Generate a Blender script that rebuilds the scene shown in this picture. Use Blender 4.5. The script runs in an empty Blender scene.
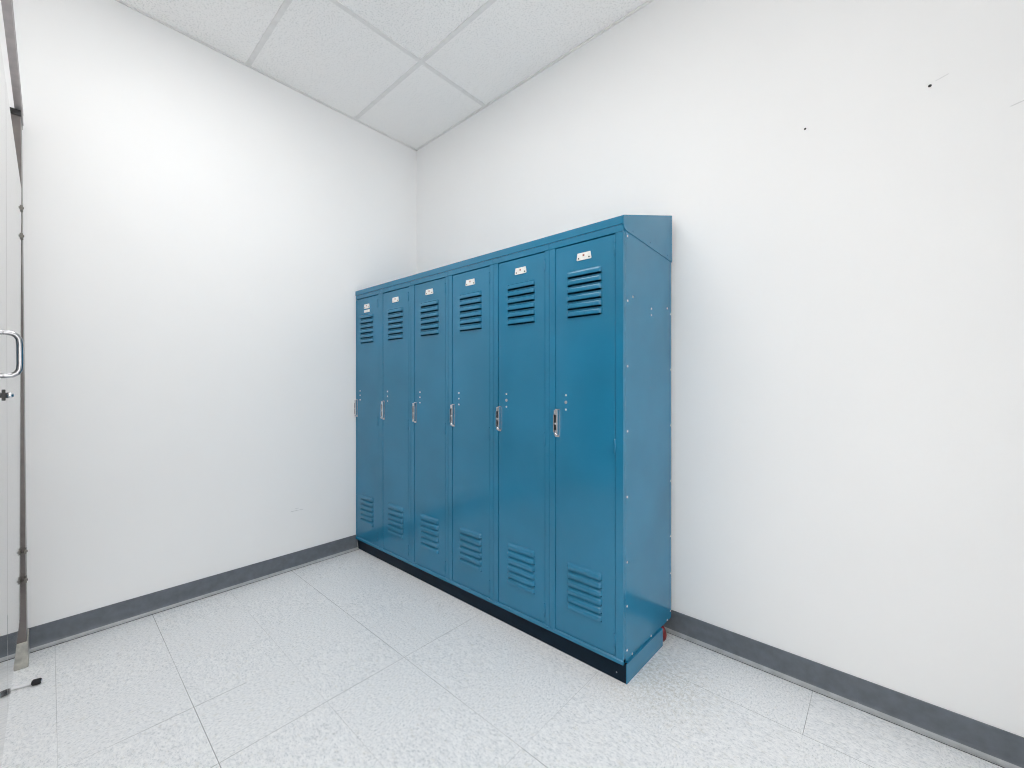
import bpy, bmesh, math
from mathutils import Vector, Matrix

scene = bpy.context.scene
COL = scene.collection

# ------------------------------------------------------------------ room measures (metres)
H = 2.79                      # ceiling height
RX, RY = 3.3, -4.2            # far walls
TILE = 0.3048                 # floor tile
GX, GY = 0.2408, -0.2638      # floor joint offsets
CA, CB = 0.7239, -0.48        # ceiling grid offsets
SKEW = 0.0193                 # the bank stands about one degree out of parallel with the wall

# ------------------------------------------------------------------ materials
def srgb(r, g, b):
    def c(v):
        v /= 255.0
        return v / 12.92 if v <= 0.04045 else ((v + 0.055) / 1.055) ** 2.4
    return (c(r), c(g), c(b), 1.0)

def base_mat(name, col, rough=0.5, metal=0.0, spec=0.5, coat=0.0):
    m = bpy.data.materials.new(name)
    m.use_nodes = True
    b = m.node_tree.nodes['Principled BSDF']
    b.inputs['Base Color'].default_value = col
    b.inputs['Roughness'].default_value = rough
    b.inputs['Metallic'].default_value = metal
    b.inputs['Specular IOR Level'].default_value = spec
    b.inputs['Coat Weight'].default_value = coat
    b.inputs['Coat Roughness'].default_value = 0.04
    return m, m.node_tree, b

def N(t, kind, **kw):
    n = t.nodes.new(kind)
    for k, v in kw.items():
        setattr(n, k, v)
    return n

def math_node(t, op, a, b=None, c=None):
    n = N(t, 'ShaderNodeMath', operation=op)
    for i, v in enumerate((a, b, c)):
        if v is None:
            continue
        if isinstance(v, (int, float)):
            n.inputs[i].default_value = v
        else:
            t.links.new(v, n.inputs[i])
    return n.outputs[0]

def world_pos(t):
    return N(t, 'ShaderNodeNewGeometry').outputs['Position']

def noise(t, vec, scale, detail=2.0, rough=0.5):
    n = N(t, 'ShaderNodeTexNoise')
    n.inputs['Scale'].default_value = scale
    n.inputs['Detail'].default_value = detail
    n.inputs['Roughness'].default_value = rough
    t.links.new(vec, n.inputs['Vector'])
    return n.outputs['Fac']

def ramp(t, fac, stops):
    n = N(t, 'ShaderNodeValToRGB')
    cr = n.color_ramp
    cr.elements[0].position, cr.elements[0].color = stops[0]
    cr.elements[1].position, cr.elements[1].color = stops[-1]
    for p, c in stops[1:-1]:
        e = cr.elements.new(p)
        e.color = c
    t.links.new(fac, n.inputs['Fac'])
    return n.outputs['Color']

def mixc(t, fac, a, b, blend='MIX'):
    n = N(t, 'ShaderNodeMix', data_type='RGBA', blend_type=blend)
    for sock, v in ((n.inputs[0], fac), (n.inputs[6], a), (n.inputs[7], b)):
        if isinstance(v, (int, float)):
            sock.default_value = v
        elif isinstance(v, tuple):
            sock.default_value = v
        else:
            t.links.new(v, sock)
    return n.outputs[2]

def bump(t, b, height, strength, dist=0.001):
    n = N(t, 'ShaderNodeBump')
    n.inputs['Strength'].default_value = strength
    n.inputs['Distance'].default_value = dist
    t.links.new(height, n.inputs['Height'])
    t.links.new(n.outputs['Normal'], b.inputs['Normal'])

def mat_wall():
    m, t, b = base_mat('wall_paint', (0.8, 0.8, 0.8, 1), 0.55, spec=0.35)
    p = world_pos(t)
    f = noise(t, p, 2.2, 4)
    t.links.new(ramp(t, f, [(0.3, (0.920, 0.918, 0.916, 1)), (0.7, (0.935, 0.933, 0.931, 1))]), b.inputs['Base Color'])
    bump(t, b, noise(t, p, 160, 2), 0.12, 0.0006)
    return m

def mat_floor():
    m, t, b = base_mat('vinyl_tile', (0.6, 0.6, 0.6, 1), 0.34, spec=0.45)
    p = world_pos(t)
    s = N(t, 'ShaderNodeSeparateXYZ'); t.links.new(p, s.inputs[0])
    ux = math_node(t, 'DIVIDE', math_node(t, 'SUBTRACT', s.outputs[0], GX), TILE)
    uy = math_node(t, 'DIVIDE', math_node(t, 'SUBTRACT', s.outputs[1], GY), TILE)
    ix, iy = math_node(t, 'FLOOR', ux), math_node(t, 'FLOOR', uy)
    par = math_node(t, 'MODULO', math_node(t, 'ABSOLUTE', math_node(t, 'ADD', ix, iy)), 2.0)
    # alternate tiles are laid a quarter turn, so the chips run the other way
    def lay(sx, sy):
        c = N(t, 'ShaderNodeCombineXYZ')
        t.links.new(math_node(t, 'MULTIPLY', s.outputs[0], sx), c.inputs[0])
        t.links.new(math_node(t, 'MULTIPLY', s.outputs[1], sy), c.inputs[1])
        t.links.new(math_node(t, 'MULTIPLY_ADD', ix, 3.7, math_node(t, 'MULTIPLY', iy, 7.3)), c.inputs[2])
        return c.outputs[0]
    v = N(t, 'ShaderNodeMix', data_type='VECTOR')
    t.links.new(par, v.inputs[0]); t.links.new(lay(1.0, 0.62), v.inputs[4]); t.links.new(lay(0.62, 1.0), v.inputs[5])
    vec = v.outputs[1]
    f1 = noise(t, vec, 165, 4, 0.65)
    f2 = noise(t, vec, 260, 2, 0.6)
    f3 = noise(t, vec, 60, 2, 0.5)
    base = ramp(t, f1, [(0.30, srgb(200, 204, 207)), (0.44, srgb(231, 233, 235)), (0.56, srgb(243, 244, 245)), (0.70, srgb(252, 253, 253))])
    darks = ramp(t, f2, [(0.60, (0, 0, 0, 1)), (0.72, (1, 1, 1, 1))])
    base = mixc(t, math_node(t, 'MULTIPLY', darks, 0.6), base, srgb(168, 174, 180))
    warm = ramp(t, f3, [(0.60, (0, 0, 0, 1)), (0.74, (1, 1, 1, 1))])
    base = mixc(t, math_node(t, 'MULTIPLY', warm, 0.25), base, srgb(208, 204, 190))
    # joints: hairlines, tighter in some places than in others
    def edge(u):
        fr = math_node(t, 'FRACT', u)
        return math_node(t, 'MINIMUM', fr, math_node(t, 'SUBTRACT', 1.0, fr))
    # some joints have opened up, most are still tight
    def joint(u, weights):
        k = math_node(t, 'ROUND', u)
        tot = 0.05
        for i, wt in weights.items():
            tot = math_node(t, 'ADD', math_node(t, 'MULTIPLY', math_node(t, 'COMPARE', k, float(i), 0.25), wt), tot)
        return math_node(t, 'MULTIPLY', math_node(t, 'LESS_THAN', edge(u), 0.0026), tot)
    wide = math_node(t, 'MULTIPLY', math_node(t, 'LESS_THAN', s.outputs[1], -1.33), .85)
    jx = joint(ux, {2: wide, 3: .75, 5: .30, 9: .5})
    jy = joint(uy, {0: .62, -2: .70, -3: .25, -4: .85, -5: .40, -7: .6})
    # one open joint in the cut row along the wall
    short = math_node(t, 'MULTIPLY', math_node(t, 'MULTIPLY', math_node(t, 'LESS_THAN', edge(ux), 0.0026), math_node(t, 'COMPARE', math_node(t, 'ROUND', ux), 7.0, .25)), math_node(t, 'GREATER_THAN', s.outputs[1], GY))
    line = math_node(t, 'MAXIMUM', math_node(t, 'MAXIMUM', jx, jy), math_node(t, 'MULTIPLY', short, 0.8))
    tight = ramp(t, noise(t, p, 2.6, 1), [(0.34, (0.45, 0.45, 0.45, 1)), (0.56, (1, 1, 1, 1))])
    base = mixc(t, math_node(t, 'MULTIPLY', line, tight), base, srgb(92, 93, 94))
    # old wax and dirt left along the edge of the locker base
    st = N(t, 'ShaderNodeVectorMath', operation='DISTANCE')
    st.inputs[1].default_value = (1.95, -0.33, 0)
    sc_ = N(t, 'ShaderNodeVectorMath', operation='MULTIPLY'); sc_.inputs[1].default_value = (1, 1, 1)
    t.links.new(p, sc_.inputs[0]); t.links.new(sc_.outputs[0], st.inputs[0])
    near = math_node(t, 'SUBTRACT', 1.0, math_node(t, 'SMOOTH_MIN', math_node(t, 'DIVIDE', st.outputs['Value'], 0.26), 1.0, 0.1))
    dirt = math_node(t, 'MULTIPLY', math_node(t, 'MAXIMUM', near, 0.0), ramp(t, noise(t, p, 70, 4, 0.7), [(0.42, (0, 0, 0, 1)), (0.66, (1, 1, 1, 1))]))
    base = mixc(t, math_node(t, 'MINIMUM', math_node(t, 'MULTIPLY', dirt, 0.6), 0.4), base, srgb(150, 140, 112))
    t.links.new(base, b.inputs['Base Color'])
    bump(t, b, noise(t, p, 9, 2), 0.06, 0.002)
    return m

def mat_ceiling_tile():
    m, t, b = base_mat('mineral_tile', (0.8, 0.8, 0.8, 1), 0.9, spec=0.1)
    p = world_pos(t)
    f = noise(t, p, 140, 3, 0.6)
    t.links.new(ramp(t, f, [(0.36, srgb(232, 231, 229)), (0.48, srgb(253, 251, 249)), (0.7, srgb(254, 252, 250))]), b.inputs['Base Color'])
    bump(t, b, f, 0.3, 0.002)
    return m

def mat_blue(name='blue_enamel', col=(36, 121, 157), rough=0.16):
    m, t, b = base_mat(name, srgb(*col), rough, spec=0.55)
    p = world_pos(t)
    a = srgb(*[int(c * 0.96) for c in col]); c2 = srgb(*[min(255, int(c * 1.04)) for c in col])
    t.links.new(ramp(t, noise(t, p, 3.5, 3), [(0.3, a), (0.7, c2)]), b.inputs['Base Color'])
    r = N(t, 'ShaderNodeMapRange')
    r.inputs['From Min'].default_value = 0.3; r.inputs['From Max'].default_value = 0.7
    r.inputs['To Min'].default_value = rough - 0.04; r.inputs['To Max'].default_value = rough + 0.06
    t.links.new(noise(t, p, 8, 3), r.inputs['Value']); t.links.new(r.outputs[0], b.inputs['Roughness'])
    bump(t, b, noise(t, p, 120, 2), 0.03, 0.0005)
    return m

def mat_speckled(name, col, rough, metal=0.0, spec=0.5, coat=0.0, var=0.06, scale=30):
    m, t, b = base_mat(name, srgb(*col), rough, metal, spec, coat)
    a = srgb(*[max(0, int(c * (1 - var))) for c in col]); c2 = srgb(*[min(255, int(c * (1 + var))) for c in col])
    t.links.new(ramp(t, noise(t, world_pos(t), scale, 3), [(0.3, a), (0.7, c2)]), b.inputs['Base Color'])
    return m

M = {
    'worn_chrome': mat_speckled('worn_chrome', (176, 177, 180), 0.22, 1.0, var=0.05),
    'bracket': mat_speckled('dull_zinc', (128, 124, 118), 0.4, 0.8, var=0.08),
    'post': mat_speckled('grey_brown_laminate', (108, 101, 98), 0.3, var=0.05),
    'toe': mat_speckled('pale_vinyl', (176, 179, 181), 0.4, var=0.05),
    'wall': mat_wall(), 'floor': mat_floor(), 'tile': mat_ceiling_tile(), 'blue': mat_blue(),
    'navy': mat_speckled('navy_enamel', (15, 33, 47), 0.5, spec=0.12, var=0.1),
    'base': mat_speckled('cove_base_vinyl', (104, 110, 117), 0.40, spec=0.4),
    'grid': mat_speckled('white_steel', (236, 234, 232), 0.5, spec=0.3, var=0.02),
    'chrome': mat_speckled('chrome', (225, 225, 228), 0.12, 1.0, var=0.03),
    'steel': mat_speckled('brushed_steel', (182, 180, 172), 0.28, 1.0, var=0.08, scale=60),
    'dark': mat_speckled('dark_metal', (34, 34, 36), 0.4, var=0.1),
    'rivet': mat_speckled('bare_rivet', (236, 240, 242), 0.3, 0.35, var=0.03),
    'plug': mat_speckled('grey_plug', (168, 170, 176), 0.4, 0.4),
    'plate': mat_speckled('white_plate', (238, 238, 234), 0.35, var=0.03, scale=80),
    'rust': mat_speckled('red_brown_ink', (150, 88, 70), 0.6),
    'panel': mat_speckled('stainless_sheet', (200, 198, 196), 0.05, 1.0, var=0.03),
    'alu': mat_speckled('satin_aluminium', (202, 196, 196), 0.3, 0.6, var=0.03),
    'red': mat_speckled('dark_red_plastic', (112, 22, 27), 0.35, var=0.15, scale=90),
    'rubber': mat_speckled('black_rubber', (30, 30, 32), 0.5, var=0.1),
    'rod': mat_speckled('white_enamel', (240, 240, 242), 0.25, var=0.02),
    'scuff': mat_speckled('grey_scuff', (192, 193, 194), 0.7, var=0.08),
}
def lamp_mat(name, power):
    m = bpy.data.materials.new(name); m.use_nodes = True
    b = m.node_tree.nodes['Principled BSDF']
    b.inputs['Base Color'].default_value = (0.9, 0.9, 0.9, 1)
    b.inputs['Emission Color'].default_value = (1.0, 0.985, 0.965, 1)
    b.inputs['Emission Strength'].default_value = power
    return m
lamps = [lamp_mat('lamp_diffuser', 7.3), lamp_mat('dim_lamp_diffuser', 2.4)]  # second lamp set weaker to balance brightness between the walls

# ------------------------------------------------------------------ mesh helpers
class MB:
    def __init__(self):
        self.bm = bmesh.new()
    def quad(self, pts, smooth=False):
        f = self.bm.faces.new([self.bm.verts.new(p) for p in pts]); f.smooth = smooth
        return f
    def box(self, x0, x1, y0, y1, z0, z1, bev=0.0, seg=2):
        t = bmesh.new()
        bmesh.ops.create_cube(t, size=1.0)
        for v in t.verts:
            v.co = Vector((x0 + (v.co.x + .5) * (x1 - x0), y0 + (v.co.y + .5) * (y1 - y0), z0 + (v.co.z + .5) * (z1 - z0)))
        if bev:
            bmesh.ops.bevel(t, geom=t.edges[:], offset=bev, segments=seg, affect='EDGES', profile=0.6)
        self.merge(t)
        return self
    def merge(self, t):
        me = bpy.data.meshes.new('tmp'); t.to_mesh(me); t.free()
        self.bm.from_mesh(me); bpy.data.meshes.remove(me)
    def cyl(self, a, b, r, seg=16, r2=None, bev=0.0):
        a, b = Vector(a), Vector(b)
        t = bmesh.new()
        bmesh.ops.create_cone(t, cap_ends=True, segments=seg, radius1=r, radius2=r if r2 is None else r2, depth=(b - a).length)
        if bev:
            es = [e for e in t.edges if len(e.link_faces) == 2 and any(len(f.verts) > 4 for f in e.link_faces)]
            bmesh.ops.bevel(t, geom=es, offset=bev, segments=2, affect='EDGES')
        for f in t.faces:
            f.smooth = len(f.verts) == 4
        q = Vector((0, 0, 1)).rotation_difference((b - a).normalized()).to_matrix().to_4x4()
        t.transform(Matrix.Translation((a + b) / 2) @ q)
        self.merge(t)
        return self
    def dome(self, c, n, r, squash=0.5):
        t = bmesh.new()
        bmesh.ops.create_uvsphere(t, u_segments=12, v_segments=6, radius=r)
        for f in t.faces: f.smooth = True
        for v in t.verts: v.co.z *= squash
        q = Vector((0, 0, 1)).rotation_difference(Vector(n)).to_matrix().to_4x4()
        t.transform(Matrix.Translation(c) @ q)
        self.merge(t)
        return self
    def tube(self, pts, r, seg=12):
        pts = [Vector(p) for p in pts]
        rings = []
        up = Vector((0.0, 0.0, 1.0)); u = None
        for i, p in enumerate(pts):
            d = (pts[min(i + 1, len(pts) - 1)] - pts[max(i - 1, 0)]).normalized()
            if u is None:
                u = d.cross(up)
                if u.length < 1e-3: u = d.cross(Vector((1, 0, 0)))
            u = (u - d * u.dot(d)).normalized(); w = d.cross(u)
            rings.append([self.bm.verts.new(p + (u * math.cos(k * math.tau / seg) + w * math.sin(k * math.tau / seg)) * r) for k in range(seg)])
        for A, B in zip(rings, rings[1:]):
            for k in range(seg):
                f = self.bm.faces.new((A[k], A[(k + 1) % seg], B[(k + 1) % seg], B[k])); f.smooth = True
        self.bm.faces.new(rings[0][::-1]); self.bm.faces.new(rings[-1])
        return self
    def prism(self, prof, axis, a, b):
        """prof: 2D outline; axis 'x': (y,z) swept a..b; axis 'y': (x,z)"""
        def P(u, v, s):
            return (s, u, v) if axis == 'x' else (u, s, v) if axis == 'y' else (u, v, s)
        A = [self.bm.verts.new(P(u, v, a)) for u, v in prof]; B = [self.bm.verts.new(P(u, v, b)) for u, v in prof]
        n = len(prof)
        for k in range(n):
            self.bm.faces.new((A[k], A[(k + 1) % n], B[(k + 1) % n], B[k]))
        self.bm.faces.new(A[::-1]); self.bm.faces.new(B)
        return self
    def move(self, fn):
        for v in self.bm.verts:
            v.co = Vector(fn(v.co))
        return self
    def build(self, name, mat, parent=None, recalc=True):
        if recalc:
            bmesh.ops.recalc_face_normals(self.bm, faces=self.bm.faces[:])
        me = bpy.data.meshes.new(name)
        self.bm.to_mesh(me); self.bm.free()
        me.materials.append(mat)
        o = bpy.data.objects.new(name, me)
        COL.objects.link(o)
        o.parent = parent
        return o

def tag(o, label=None, cat=None, group=None, kind=None):
    for k, v in (('label', label), ('category', cat), ('group', group), ('kind', kind)):
        if v: o[k] = v
    return o

def empty(name, loc, rz=0.0):
    o = bpy.data.objects.new(name, None)
    COL.objects.link(o)
    o.location = loc; o.rotation_euler = (0, 0, rz)
    o.empty_display_size = 0.1
    return o

def kids(o):
    return [c for c in bpy.data.objects if c.parent == o]

def copy_tree(o, parent=None):
    ch = kids(o)
    c = o.copy(); COL.objects.link(c); c.parent = parent
    for k in ch: copy_tree(k, c)
    return c

def structure(name, mb, mat, parent=None):
    return tag(mb.build(name, mat, parent), kind='structure')

# ------------------------------------------------------------------ the room
T = 0.12
structure('floor', MB().box(-T, RX + T, RY - T, T, -0.1, 0), M['floor'])
wall_right = structure('wall_right', MB().box(-T, RX + T, 0, T, 0, H + .12), M['wall'])
wall_left = structure('wall_left', MB().box(-T, 0, RY - T, 0, 0, H + .12), M['wall'])
def wall_with_opening(name, axis, a0, a1, o0, o1, z0, z1, p0, p1):
    m = MB()
    for u0, u1, v0, v1 in ((a0, o0, 0, H + .12), (o1, a1, 0, H + .12), (o0, o1, 0, z0), (o0, o1, z1, H + .12)):
        if axis == 'x': m.box(u0, u1, p0, p1, v0, v1)
        else: m.box(p0, p1, u0, u1, v0, v1)
    return structure(name, m, M['wall'])
def opening_frame(name, axis, o0, o1, z0, z1, p):
    m = MB(); w = .045
    for u0, u1, v0, v1 in ((o0, o0 + w, z0, z1), (o1 - w, o1, z0, z1), (o0, o1, z0, z0 + w), (o0, o1, z1 - w, z1), ((o0 + o1) / 2 - .02, (o0 + o1) / 2 + .02, z0, z1)):
        if axis == 'x': m.box(u0, u1, p - .03, p + .03, v0, v1, .003)
        else: m.box(p - .03, p + .03, u0, u1, v0, v1, .003)
    return structure(name, m, M['grid'])
structure('wall_back', MB().box(0, RX + T, RY - T, RY, 0, H + .12), M['wall'])
wall_with_opening('wall_near', 'y', RY, 0, -1.95, -.98, .04, 2.05, RX, RX + T)
opening_frame('door_1', 'y', -1.95, -.98, .04, 2.05, RX + T / 2)  # frame of an unseen opening, added to let fill light into the room

# suspended ceiling: 2 x 4 tiles in a steel grid
xs = [CA + 1.2192 * k for k in range(-1, 6)]
ys = [CB - 0.6096 * k for k in range(-1, 8)]
xs = sorted([0.0] + [x for x in xs if 0.02 < x < RX - .02] + [RX])
ys = sorted([0.0] + [y for y in ys if RY + .02 < y < -0.02] + [RY])
lights = [(2, 3), (1, 1), (2, 1)]          # cells (ix, iy) that hold a troffer, set below
def cell(ix, iy): return xs[ix], xs[ix + 1], ys[iy], ys[iy + 1]
light_cells = []
for ix in range(len(xs) - 1):
    for iy in range(len(ys) - 1):
        x0, x1, y0, y1 = cell(ix, iy)
        if x1 - x0 > .3 and y1 - y0 > 0.6:
            cym = (y0 + y1) / 2
            if (ix, round(cym, 2)) in {(1, round(CB - 0.6096 * 1.5, 2)), (2, round(CB - 0.6096 * 2.5, 2))}:
                light_cells.append((ix, iy))
mb = MB()
for ix in range(len(xs) - 1):
    for iy in range(len(ys) - 1):
        if (ix, iy) in light_cells: continue
        x0, x1, y0, y1 = cell(ix, iy)
        mb.box(x0 + .003, x1 - .003, y0 + .003, y1 - .003, H + 0.004, H + 0.02)
structure('ceiling', mb, M['tile'])
structure('ceiling_deck', MB().box(0, RX, RY, 0, H + .1, H + .12), M['grid'])
g = MB()
for x in xs[1:-1]:
    g.box(x - .012, x + .012, RY, 0, H, H + .0038, .0006, 1)
for y in ys[1:-1]:
    g.box(0, RX, y - .012, y + .012, H + .0002, H + .0038, .0006, 1)
structure('trim_1', g, M['grid'])
g = MB()
g.box(0, .013, RY, 0, H - .0012, H + .0036); g.box(0, RX, -.013, 0, H - .0012, H + .0036)
g.box(0, RX, RY, RY + .020, H - .0012, H + .0036); g.box(RX - .02, RX, RY, 0, H - .0012, H + .0036)
structure('trim_2', g, M['grid'])
for n, (ix, iy) in enumerate(light_cells):
    x0, x1, y0, y1 = cell(ix, iy)
    t = tag(empty('ceiling_light', ((x0 + x1) / 2, (y0 + y1) / 2, H)),
            'recessed fluorescent ceiling light with a white diffuser, %s' % ['nearest the lockers', 'nearest the glazed door'][n % 2], 'light', 'recessed ceiling lights')
    w, d = (x1 - x0) / 2 - .004, (y1 - y0) / 2 - .004
    MB().box(-w, w, -d, -d + .02, .004, .06).box(-w, w, d - .02, d, .004, .06).box(-w, -w + .02, -d, d, .004, .06).box(w - .02, w, -d, d, .004, .06).build('housing', M['grid'], t)
    MB().box(-w + .02, w - .02, -d + .02, d - .02, .012, .016).build('diffuser', lamps[n % 2], t)

# vinyl cove base with a rounded toe
BH = 0.0935
prof = [(0, .0125), (.0086, .0125), (.0070, .0155), (.0052, .021), (.0045, .028), (.0045, BH - .002), (.0032, BH), (0, BH)]
toe = [(0, .0026), (.0235, .0026), (.0237, .0040), (.0180, .0054), (.0125, .0082), (.0086, .0125), (0, .0125)]
sub = [(0, 0), (.0225, 0), (.0225, .0026), (0, .0026)]  # dark strip that paints in the shadow gap under the toe
def cove(axis, sign, a, b, prof=prof):
    m = MB().prism([(u * sign, v) for u, v in prof], axis, a, b)
    for f in m.bm.faces: f.smooth = False
    return m
bl = structure('baseboard_left', cove('y', 1, RY, -0.462), M['base'])
cove('y', 1, RY, -0.462, toe).build('toe', M['toe'], bl)['label'] = 'light grey unpainted toe of the dark base'
cove('y', 1, RY, -0.462, sub).build('toe_shadow_strip', M['dark'], bl)
m = cove('x', -1, 1.80, 2.4945); m2 = cove('x', -1, 2.4955, RX); m.merge(m2.bm)
m.box(2.49, 2.50, -.0036, 0, .0125, BH - .001)
br = structure('baseboard_right', m, M['base'])
cove('x', -1, 1.80, RX, toe).build('toe', M['toe'], br)['label'] = 'light grey unpainted toe of the dark base'
cove('x', -1, 1.80, RX, sub).build('toe_shadow_strip', M['dark'], br)
structure('baseboard_near', MB().prism([(RX - u, v) for u, v in prof], 'y', RY, -1.95).prism([(RX - u, v) for u, v in prof], 'y', -.98, 0), M['base'])
structure('baseboard_back', MB().prism([(RY + u, v) for u, v in prof], 'x', 0, RX), M['base'])

# wear on the walls: two screw holes, a scratch, scuffs
for x, z, r in ((2.350, 1.987, .0036), (2.665, 1.990, .0042)):
    MB().cyl((x, -.0008, z), (x, .001, z), r, 14).build('screw_hole', M['dark'], wall_right)
MB().box(2.825, 2.870, -.0006, .001, 1.8548, 1.8560).move(lambda c: (c.x, c.y, c.z + (c.x - 2.825) * .25)).build('scratch', M['scuff'], wall_right)
MB().box(2.677, 2.705, -.0006, .001, 1.9988, 1.9996).move(lambda c: (c.x, c.y, c.z + (c.x - 2.677) * .3)).build('scratch', M['scuff'], wall_right)
MB().box(-.001, .0006, -.87, -.80, .333, .3345).box(-.001, .0006, -.845, -.825, .345, .3462).build('scuff', M['scuff'], wall_left)

# ------------------------------------------------------------------ the lockers
LX, LY = 1.8669, -0.436          # front right corner of the bank
P = 0.3141                       # unit width
Z0, ZD0, ZD1, ZR0, ZT = 0.070, 0.0885, 1.6185, 1.6215, 1.6470
DEPTH = 0.412
END = 0.011                      # finished end panel
DL, DR = 0.0325, P - 0.0225      # door edges in a unit
LVX = (0.088, 0.239)
ex = Vector((math.cos(SKEW), math.sin(SKEW), 0))
def bank(u):                     # world place of a point on the front line, u to the right
    p = Vector((LX, LY, 0)) + ex * u
    return (p.x, p.y, 0)
def shear(c): return (c.x + SKEW * c.y, c.y, c.z)

def make_body(xl, xr=None):
    m = MB(); g = .0007; x0, x1 = xl + g, (P - g if xr is None else xr)
    th = .0012
    m.box(x0, DL - .0022, 0, .018, Z0, ZR0, .0012)                # stiles
    m.box(DR + .0022, x1, 0, .018, Z0, ZR0, .0012)
    m.box(x0, x1, -.0012, .020, ZR0 + .0006, ZT, .0012)           # head rail
    m.prism([(-.0034, Z0), (-.0034, ZD0 - .0066), (.0020, ZD0 - .0022), (.020, ZD0 - .0022), (.020, Z0)], 'x', x0, x1)   # sill rail
    m.box(x0, x0 + th, .018, DEPTH, Z0, ZT); m.box(P - g - th, P - g, .018, DEPTH, Z0, ZT)
    x1 = P - g
    m.box(x0, x1, DEPTH - th, DEPTH, Z0, ZT)
    m.box(x0, x1, .018, DEPTH, Z0, Z0 + th); m.box(x0, x1, .018, DEPTH, ZT - th, ZT)
    m.box(x0, x1, .030, DEPTH, 1.30, 1.302)                       # hat shelf
    return m.move(shear)

def make_door():
    m = MB(); yf = .0014
    lou = [(1.5145 - .0308 * k, .0222) for k in range(6)] + [(.3715 - .0310 * k, .0222) for k in range(6)]
    slot = .0052                                       # open slot under each hood
    zs = sorted([ZD0, ZD1] + [v for zt, hh in lou for v in (zt, zt - hh - slot)])
    isl = {round(zt, 5): hh for zt, hh in lou}
    fl = .0016
    def q(xa, xb, za, zb):
        m.quad([(xa, yf, za), (xb, yf, za), (xb, yf, zb), (xa, yf, zb)])
    for za, zb in zip(zs, zs[1:]):
        q(DL + fl, LVX[0], max(za, ZD0 + fl), min(zb, ZD1 - fl)); q(LVX[1], DR - fl, max(za, ZD0 + fl), min(zb, ZD1 - fl))
        if round(zb, 5) not in isl: q(LVX[0], LVX[1], max(za, ZD0 + fl), min(zb, ZD1 - fl))
    # rolled edge and return flange
    prev = None
    for off, y in ((fl, yf), (.0005, yf + .0005), (0, yf + .0016), (0, yf + .016)):
        ring = [m.bm.verts.new(p) for p in ((DL + off, y, ZD0 + off), (DR - off, y, ZD0 + off), (DR - off, y, ZD1 - off), (DL + off, y, ZD1 - off))]
        if prev:
            for k in range(4): m.bm.faces.new((prev[k], prev[(k + 1) % 4], ring[(k + 1) % 4], ring[k]))
        prev = ring
    # louvres: pressed hoods open along their lower edge
    for zt, hh in lou:
        profile = [(0, 0), (-.0008, .0003), (-.0084, .0062), (-.0094, .0088), (-.0098, hh - .006), (-.0094, hh - .001), (-.0090, hh)]
        cols = [(LVX[0], 0), (LVX[0] + .0025, .55), (LVX[0] + .006, .9), (LVX[0] + .011, 1), (LVX[1] - .011, 1), (LVX[1] - .006, .9), (LVX[1] - .0025, .55), (LVX[1], 0)]
        rows = [[m.bm.verts.new((x, yf + dy * k, zt - dz)) for x, k in cols] for dy, dz in profile]
        rows.append([m.bm.verts.new((x, yf + (-.0080) * k, zt - hh + .0008)) for x, k in cols])
        for A, B in zip(rows, rows[1:]):
            for k in range(len(cols) - 1):
                f = m.bm.faces.new((A[k], B[k], B[k + 1], A[k + 1])); f.smooth = False
    return m

def make_latch():
    m = MB(); x = 0.0345
    # escutcheon with upright cheeks, recessed pull between them
    m.box(x - .004, x + .017, -.002, .0014, .862, .974, .0012)
    m.box(x + .010, x + .017, -.016, -.001, .872, .972, .0025)
    m.box(x - .006, x - .0015, -.013, -.001, .880, .952, .0018)
    m.box(x - .002, x + .012, -.014, -.002, .952, .971, .0025)
    return m
def make_pull():
    m = MB(); x = 0.0345
    m.box(x - .001, x + .0095, -.010, -.002, .888, .950, .002)
    return m
def make_hasp():
    m = MB(); x = 0.0345
    m.cyl((x + .0075, -.019, .874), (x + .0075, -.004, .874), .0062, 14, bev=.0015)
    return m
def make_plate():
    m = MB(); y0, y1 = -.0012, .0014
    prof = [(.131, 1.5535), (.1335, 1.5505), (.1925, 1.5505), (.195, 1.5535), (.191, 1.578), (.135, 1.578)]
    m.prism(prof, 'y', y0, y1)
    return m
def make_screw(x):
    return MB().cyl((x, -.0020, 1.5575), (x, -.001, 1.5575), .0030, 12)
def make_ink():
    return MB().box(.158, .166, -.0017, -.001, 1.5640, 1.5712, .0003, 1)

def rivet(x, y, z, n, parent, r=.0043, mat='rivet', name='rivet'):
    return MB().dome((x, y, z), n, r, .45).build(name, M[mat], parent)

LK = 'blue single-tier lockers standing in a row along the right wall'
def make_locker(xl, xr=None):
    root = empty('locker', (0, 0, 0), SKEW)
    make_body(xl, xr).build('body', M['blue'], root)
    d = make_door().build('door', M['blue'], root)
    make_latch().build('latch', M['chrome'], d)
    make_pull().build('latch_pull', M['dark'], d)
    make_hasp().build('padlock_stud', M['chrome'], d)
    MB().cyl((.0385, -.0125, .915), (.0385, -.009, .915), .0045, 12, bev=.001).build('latch_rivet', M['chrome'], d)
    make_plate().build('number_plate', M['plate'], d)
    for x in (.140, .186): make_screw(x).build('screw', M['dark'], d)
    make_ink().build('plate_mark', M['rust'], d)
    for z in (1.030, 1.002, .973):
        rivet(.0805, .0012, z, (0, -1, 0), d)
    for z0, z1 in ((.820, .876), (1.541, 1.590), (.117, .170)):
        MB().cyl((DR + .0008, -.0005, z0), (DR + .0008, -.0005, z1), .0030, 12, bev=.0006).build('hinge', M['blue'], d)
    return root

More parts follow.
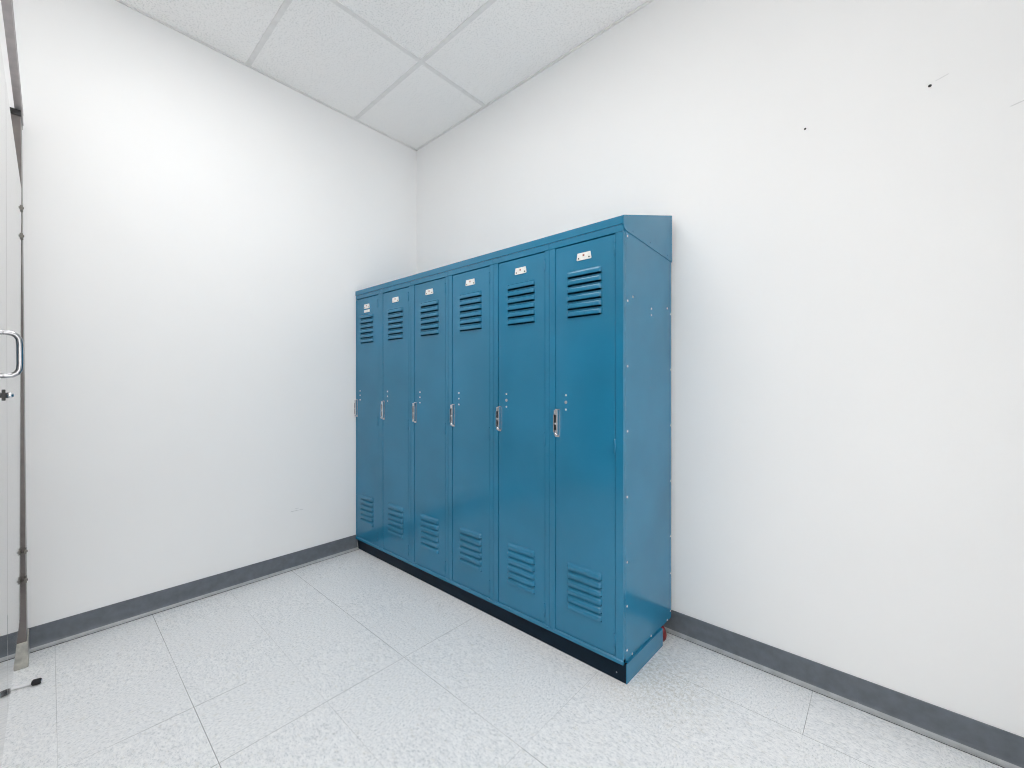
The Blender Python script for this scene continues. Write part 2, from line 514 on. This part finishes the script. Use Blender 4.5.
names = [
    'first blue locker from the left, against the left wall, two white labels on its door',
    'second blue locker from the left wall, narrow in view, single small white plate',
    'third blue locker from the left wall, left of the middle of the row',
    'fourth blue locker from the left wall, right of the middle of the row',
    'second blue locker from the right end, beside the end locker',
    'blue locker at the right end of the row with its riveted side panel showing',
]
U0 = -END - 6 * P
first = make_locker(0.034 - .0045 - .0 - .0)      # narrow left stile, tight to the wall
first.location = bank(U0)
proto = make_locker(0.0)
end_unit = make_locker(0.0, P + END)               # the end stile is wider
lockers = [first, proto]
for k in range(3):
    lockers.append(copy_tree(proto))
lockers.append(end_unit)
for k, o in enumerate(lockers):
    o.location = bank(U0 + k * P)
    tag(o, names[k], 'locker', LK)
# the first door carries a second white sticker under its plate
fd = [c for c in kids(first) if c.name.startswith('door')][0]
MB().box(.131, .196, -.0006, .0014, 1.5265, 1.5425, .0004, 1).build('sticker', M['plate'], fd)
# larger grey lock plugs in the middle of the rivets on the last two doors
for o in lockers[4:]:
    dd = [c for c in kids(o) if c.name.startswith('door')][0]
    MB().dome((.0805, .0012, 1.002), (0, -1, 0), .0068, .4).build('lock_plug', M['plug'], dd)
# finished end panel on the last locker
last = lockers[5]
FL = .012
def endx(y): return P + END + SKEW * y + FL * (y / .415)
sp = MB().box(0, 1, .0184, .415, Z0 + .001, 1.640, 0)
sp.move(lambda c: ((P + .0004 + SKEW * c.y) if c.x < .5 else endx(c.y), c.y, c.z))
bmesh.ops.bevel(sp.bm, geom=sp.bm.edges[:], offset=.0006, segments=1, affect='EDGES')
sp = sp.build('side_panel', M['blue'], last)
for y, z in [(.030, 1.611), (.031, 1.376), (.030, 1.139), (.030, .903), (.028, .665), (.028, .429), (.027, .270), (.027, .111),
             (.070, 1.3965), (.066, .079), (.225, 1.3725), (.225, 1.3475), (.222, .0765), (.375, 1.394), (.375, .0765)]:
    rivet(endx(y), y, z, (1, 0, 0), sp)
for z in (1.374, 1.136, .897, .659, .422, .263, .102):
    rivet(endx(.408), .408, z, (1, 0, 0), sp, .0036)
for y, z in [(.070, 1.24), (.068, 1.10), (.215, 1.13), (.215, 1.10), (.215, 1.06), (.055, .60), (.055, .49)]:
    MB().cyl((endx(y) - .001, y, z), (endx(y) + .0003, y, z), .0016, 8).build('bolt_hole', M['dark'], sp)

# sloping hood over the whole bank
hood = tag(empty('sloped_top', bank(0), SKEW), 'long blue sloping metal top covering the row of lockers', 'locker top')
W0 = U0 + .030
m = MB()
zb = 1.798
out = [(-.0035, ZT + .0006), (-.0035, 1.6755), (.0, 1.6785), (.4155, zb), (.4155, zb - .006), (.001, 1.672), (.0, ZT + .0006)]
m.prism(out, 'x', W0, -.0005)
m.move(shear)
m.build('cover', M['blue'], hood)
m = MB()
side = [(-.0035, 1.645), (-.0035, 1.6755), (.0, 1.6785), (.4155, zb), (.4195, zb), (.4195, 1.598), (.4155, 1.598), (.012, 1.6275), (.004, 1.634)]
A = [m.bm.verts.new((endx(u) + .0004, u, v)) for u, v in side]; B = [m.bm.verts.new((endx(u) + .0026, u, v)) for u, v in side]
n = len(side)
for k in range(n): m.bm.faces.new((A[k], A[(k + 1) % n], B[(k + 1) % n], B[k]))
m.bm.faces.new(A[::-1]); m.bm.faces.new(B)
m.move(lambda c: (c.x - P - END, c.y, c.z))
he = m.build('end_cap', M['blue'], hood)
for y, z in ((.068, 1.637), (.21, 1.632), (.375, 1.617)):
    MB().dome((endx(y) - P - END + .0025, y, z), (1, 0, 0), .0042, .4).build('rivet', M['blue'], he)

# closed base under the bank
base = tag(empty('plinth', bank(0), SKEW), 'low base under the row of lockers, dark front and blue end', 'plinth')
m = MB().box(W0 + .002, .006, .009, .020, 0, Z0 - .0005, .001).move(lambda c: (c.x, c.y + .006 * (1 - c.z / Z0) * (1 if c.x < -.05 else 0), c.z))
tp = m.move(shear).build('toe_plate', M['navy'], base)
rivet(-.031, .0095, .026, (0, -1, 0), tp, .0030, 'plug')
m = MB().box(-.006, .0085, .0205, .312, 0, Z0 + .0006, .0006, 1).box(.0062, .0085, .008, .022, 0, Z0 + .0006, .0006, 1)
m.move(lambda c: (c.x + SKEW * c.y + FL * (c.y / .415), c.y, c.z))
m.build('end_plate', M['blue'], base)
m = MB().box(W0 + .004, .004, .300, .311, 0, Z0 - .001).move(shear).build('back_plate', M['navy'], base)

# small red piece wedged behind the base
pr = Vector(bank(0)) + Vector((.0062, .338, 0))
m = MB()
m.dome((0, 0, .034), (0, 0, 1), .017, 2.0)
m.move(lambda c: (c.x * (0.8 + .25 * math.sin(c.z * 60)), c.y * (.85 + .15 * math.cos(c.z * 90)), max(0.0008, c.z)))
o = m.build('plastic_plug', M['red']); o.location = pr
tag(o, 'small dark red plastic piece on the floor behind the right end of the locker base', 'plastic piece')

# ------------------------------------------------------------------ stall partition at the left, seen almost edge on
part = tag(empty('stall_partition', (.075, -1.872, 0)), 'shiny grey metal stall partition seen edge on at the left, with post, chrome pull and overhead rail', 'partition')
def lean(c): return (c.x - .075, c.y + 1.872 - .0070 * c.z, c.z)       # the whole screen leans a little
pil = MB().box(.020, .136, -1.888, -1.8605, .095, 2.095, .002).move(lean).build('pilaster', M['post'], part)
MB().box(.016, .140, -1.8925, -1.856, 0, .098, .0025).move(lean).build('floor_shoe', M['steel'], pil)
MB().box(.012, .142, -1.8905, -1.8595, 2.082, 2.104, .002).move(lean).build('rail_socket', M['dark'], pil)
rail = MB()
rail.prism([(-1.859, 2.104), (-1.859, 2.150), (-1.863, 2.158), (-1.872, 2.158), (-1.8755, 2.150), (-1.8755, 2.104)], 'x', .004, 1.604)
rail.box(.004, 1.604, -1.8590, -1.8570, 2.104, 2.112); rail.box(.004, 1.604, -1.8590, -1.8570, 2.144, 2.150)
rail.move(lean).build('head_rail', M['alu'], part)
pn = MB().box(.141, .972, -1.886, -1.8645, .272, 1.810, .0025).move(lambda c: (lean(c)[0], lean(c)[1] - .0055 * (1 - c.z / 1.1), c.z)).build('panel', M['panel'], part)
for z in (.336, .444, 1.630, 1.735):
    MB().box(.122, .160, -1.8645, -1.8575, z - .009, z + .009, .002).cyl((.150, -1.866, z), (.150, -1.8550, z), .005, 12, bev=.0012).move(lean).build('bracket', M['bracket'], part)
dr = MB().box(.978, 1.500, -1.886, -1.8645, .272, 1.810, .0025).move(lambda c: (lean(c)[0], lean(c)[1] - .0055 * (1 - c.z / 1.1), c.z)).build('door', M['panel'], part)
hx, hz, hr = 1.085, 1.142, .0056
pts = [(hx, -1.870, hz + .047)]
for k in range(0, 7):
    a = math.pi / 2 * k / 6
    pts.append((hx, -1.850 + .0165 * math.sin(a) - .014, hz + .047 - .018 + .018 * math.cos(a)))
pts = [(hx, -1.873, hz + .049), (hx, -1.862, hz + .049), (hx, -1.852, hz + .0475), (hx, -1.8455, hz + .043), (hx, -1.8415, hz + .035), (hx, -1.8405, hz + .022),
       (hx, -1.8405, hz - .022), (hx, -1.8415, hz - .035), (hx, -1.8455, hz - .043), (hx, -1.852, hz - .0475), (hx, -1.862, hz - .049), (hx, -1.873, hz - .049)]
MB().tube(pts, hr, 14).move(lambda c: lean(c)).build('pull_handle', M['worn_chrome'], dr)
m = MB().cyl((hx, -1.872, 1.049), (hx, -1.852, 1.049), .006, 14, bev=.001).box(hx - .006, hx + .006, -1.868, -1.862, 1.037, 1.062, .001).move(lean)
m.build('latch', M['dark'], dr)
MB().cyl((hx, -1.862, 1.049), (hx, -1.850, 1.049), .0065, 14, bev=.002).move(lean).build('latch_knob', M['chrome'], dr)
p2 = MB().box(1.506, 1.600, -1.888, -1.8605, .095, 2.10, .002).move(lean).build('pilaster', M['post'], part)
MB().box(1.502, 1.604, -1.8925, -1.856, 0, .098, .0025).move(lean).build('floor_shoe', M['steel'], p2)

# thin rod with a rubber tip on the floor, poking out under the partition
rod = tag(empty('floor_rod', (.303, -1.835, .0102)), 'thin white rod with black rubber tip lying on the floor under the partition', 'rod')
d = Vector((-.026, -.087, 0)).normalized()
MB().cyl(d * .002, d * .42, .0060, 14).build('shaft', M['rod'], rod)
MB().cyl(-d * .013, d * .010, .0100, 16, bev=.0025).build('rubber_tip', M['rubber'], rod)
MB().cyl(-d * .0150, -d * .0125, .0060, 14, bev=.0008).build('end_screw', M['chrome'], rod)

# ------------------------------------------------------------------ camera, light, output
cam = bpy.data.cameras.new('camera')
cam.sensor_width = 36.0
cam.lens = 36.0 * 414.2272 / 1024.0
cam.clip_start = 0.02
co = bpy.data.objects.new('camera', cam)
COL.objects.link(co)
co.location = (2.557, -1.8039, 1.0744)
f = Vector((-math.cos(.8408), math.sin(.8408), 0))
co.rotation_euler = f.to_track_quat('-Z', 'Y').to_euler()
scene.camera = co

w = bpy.data.worlds.new('world'); scene.world = w; w.use_nodes = True
w.node_tree.nodes['Background'].inputs[0].default_value = (1.0, 0.985, 0.965, 1)
w.node_tree.nodes['Background'].inputs[1].default_value = 2.9

scene.cycles.max_bounces = 16
scene.cycles.diffuse_bounces = 10
scene.cycles.use_denoising = True
scene.cycles.filter_width = 1.1
vs = scene.view_settings
vs.view_transform = 'Standard'; vs.look = 'None'; vs.gamma = 1.0; vs.use_curve_mapping = False
vs.exposure = 0.25
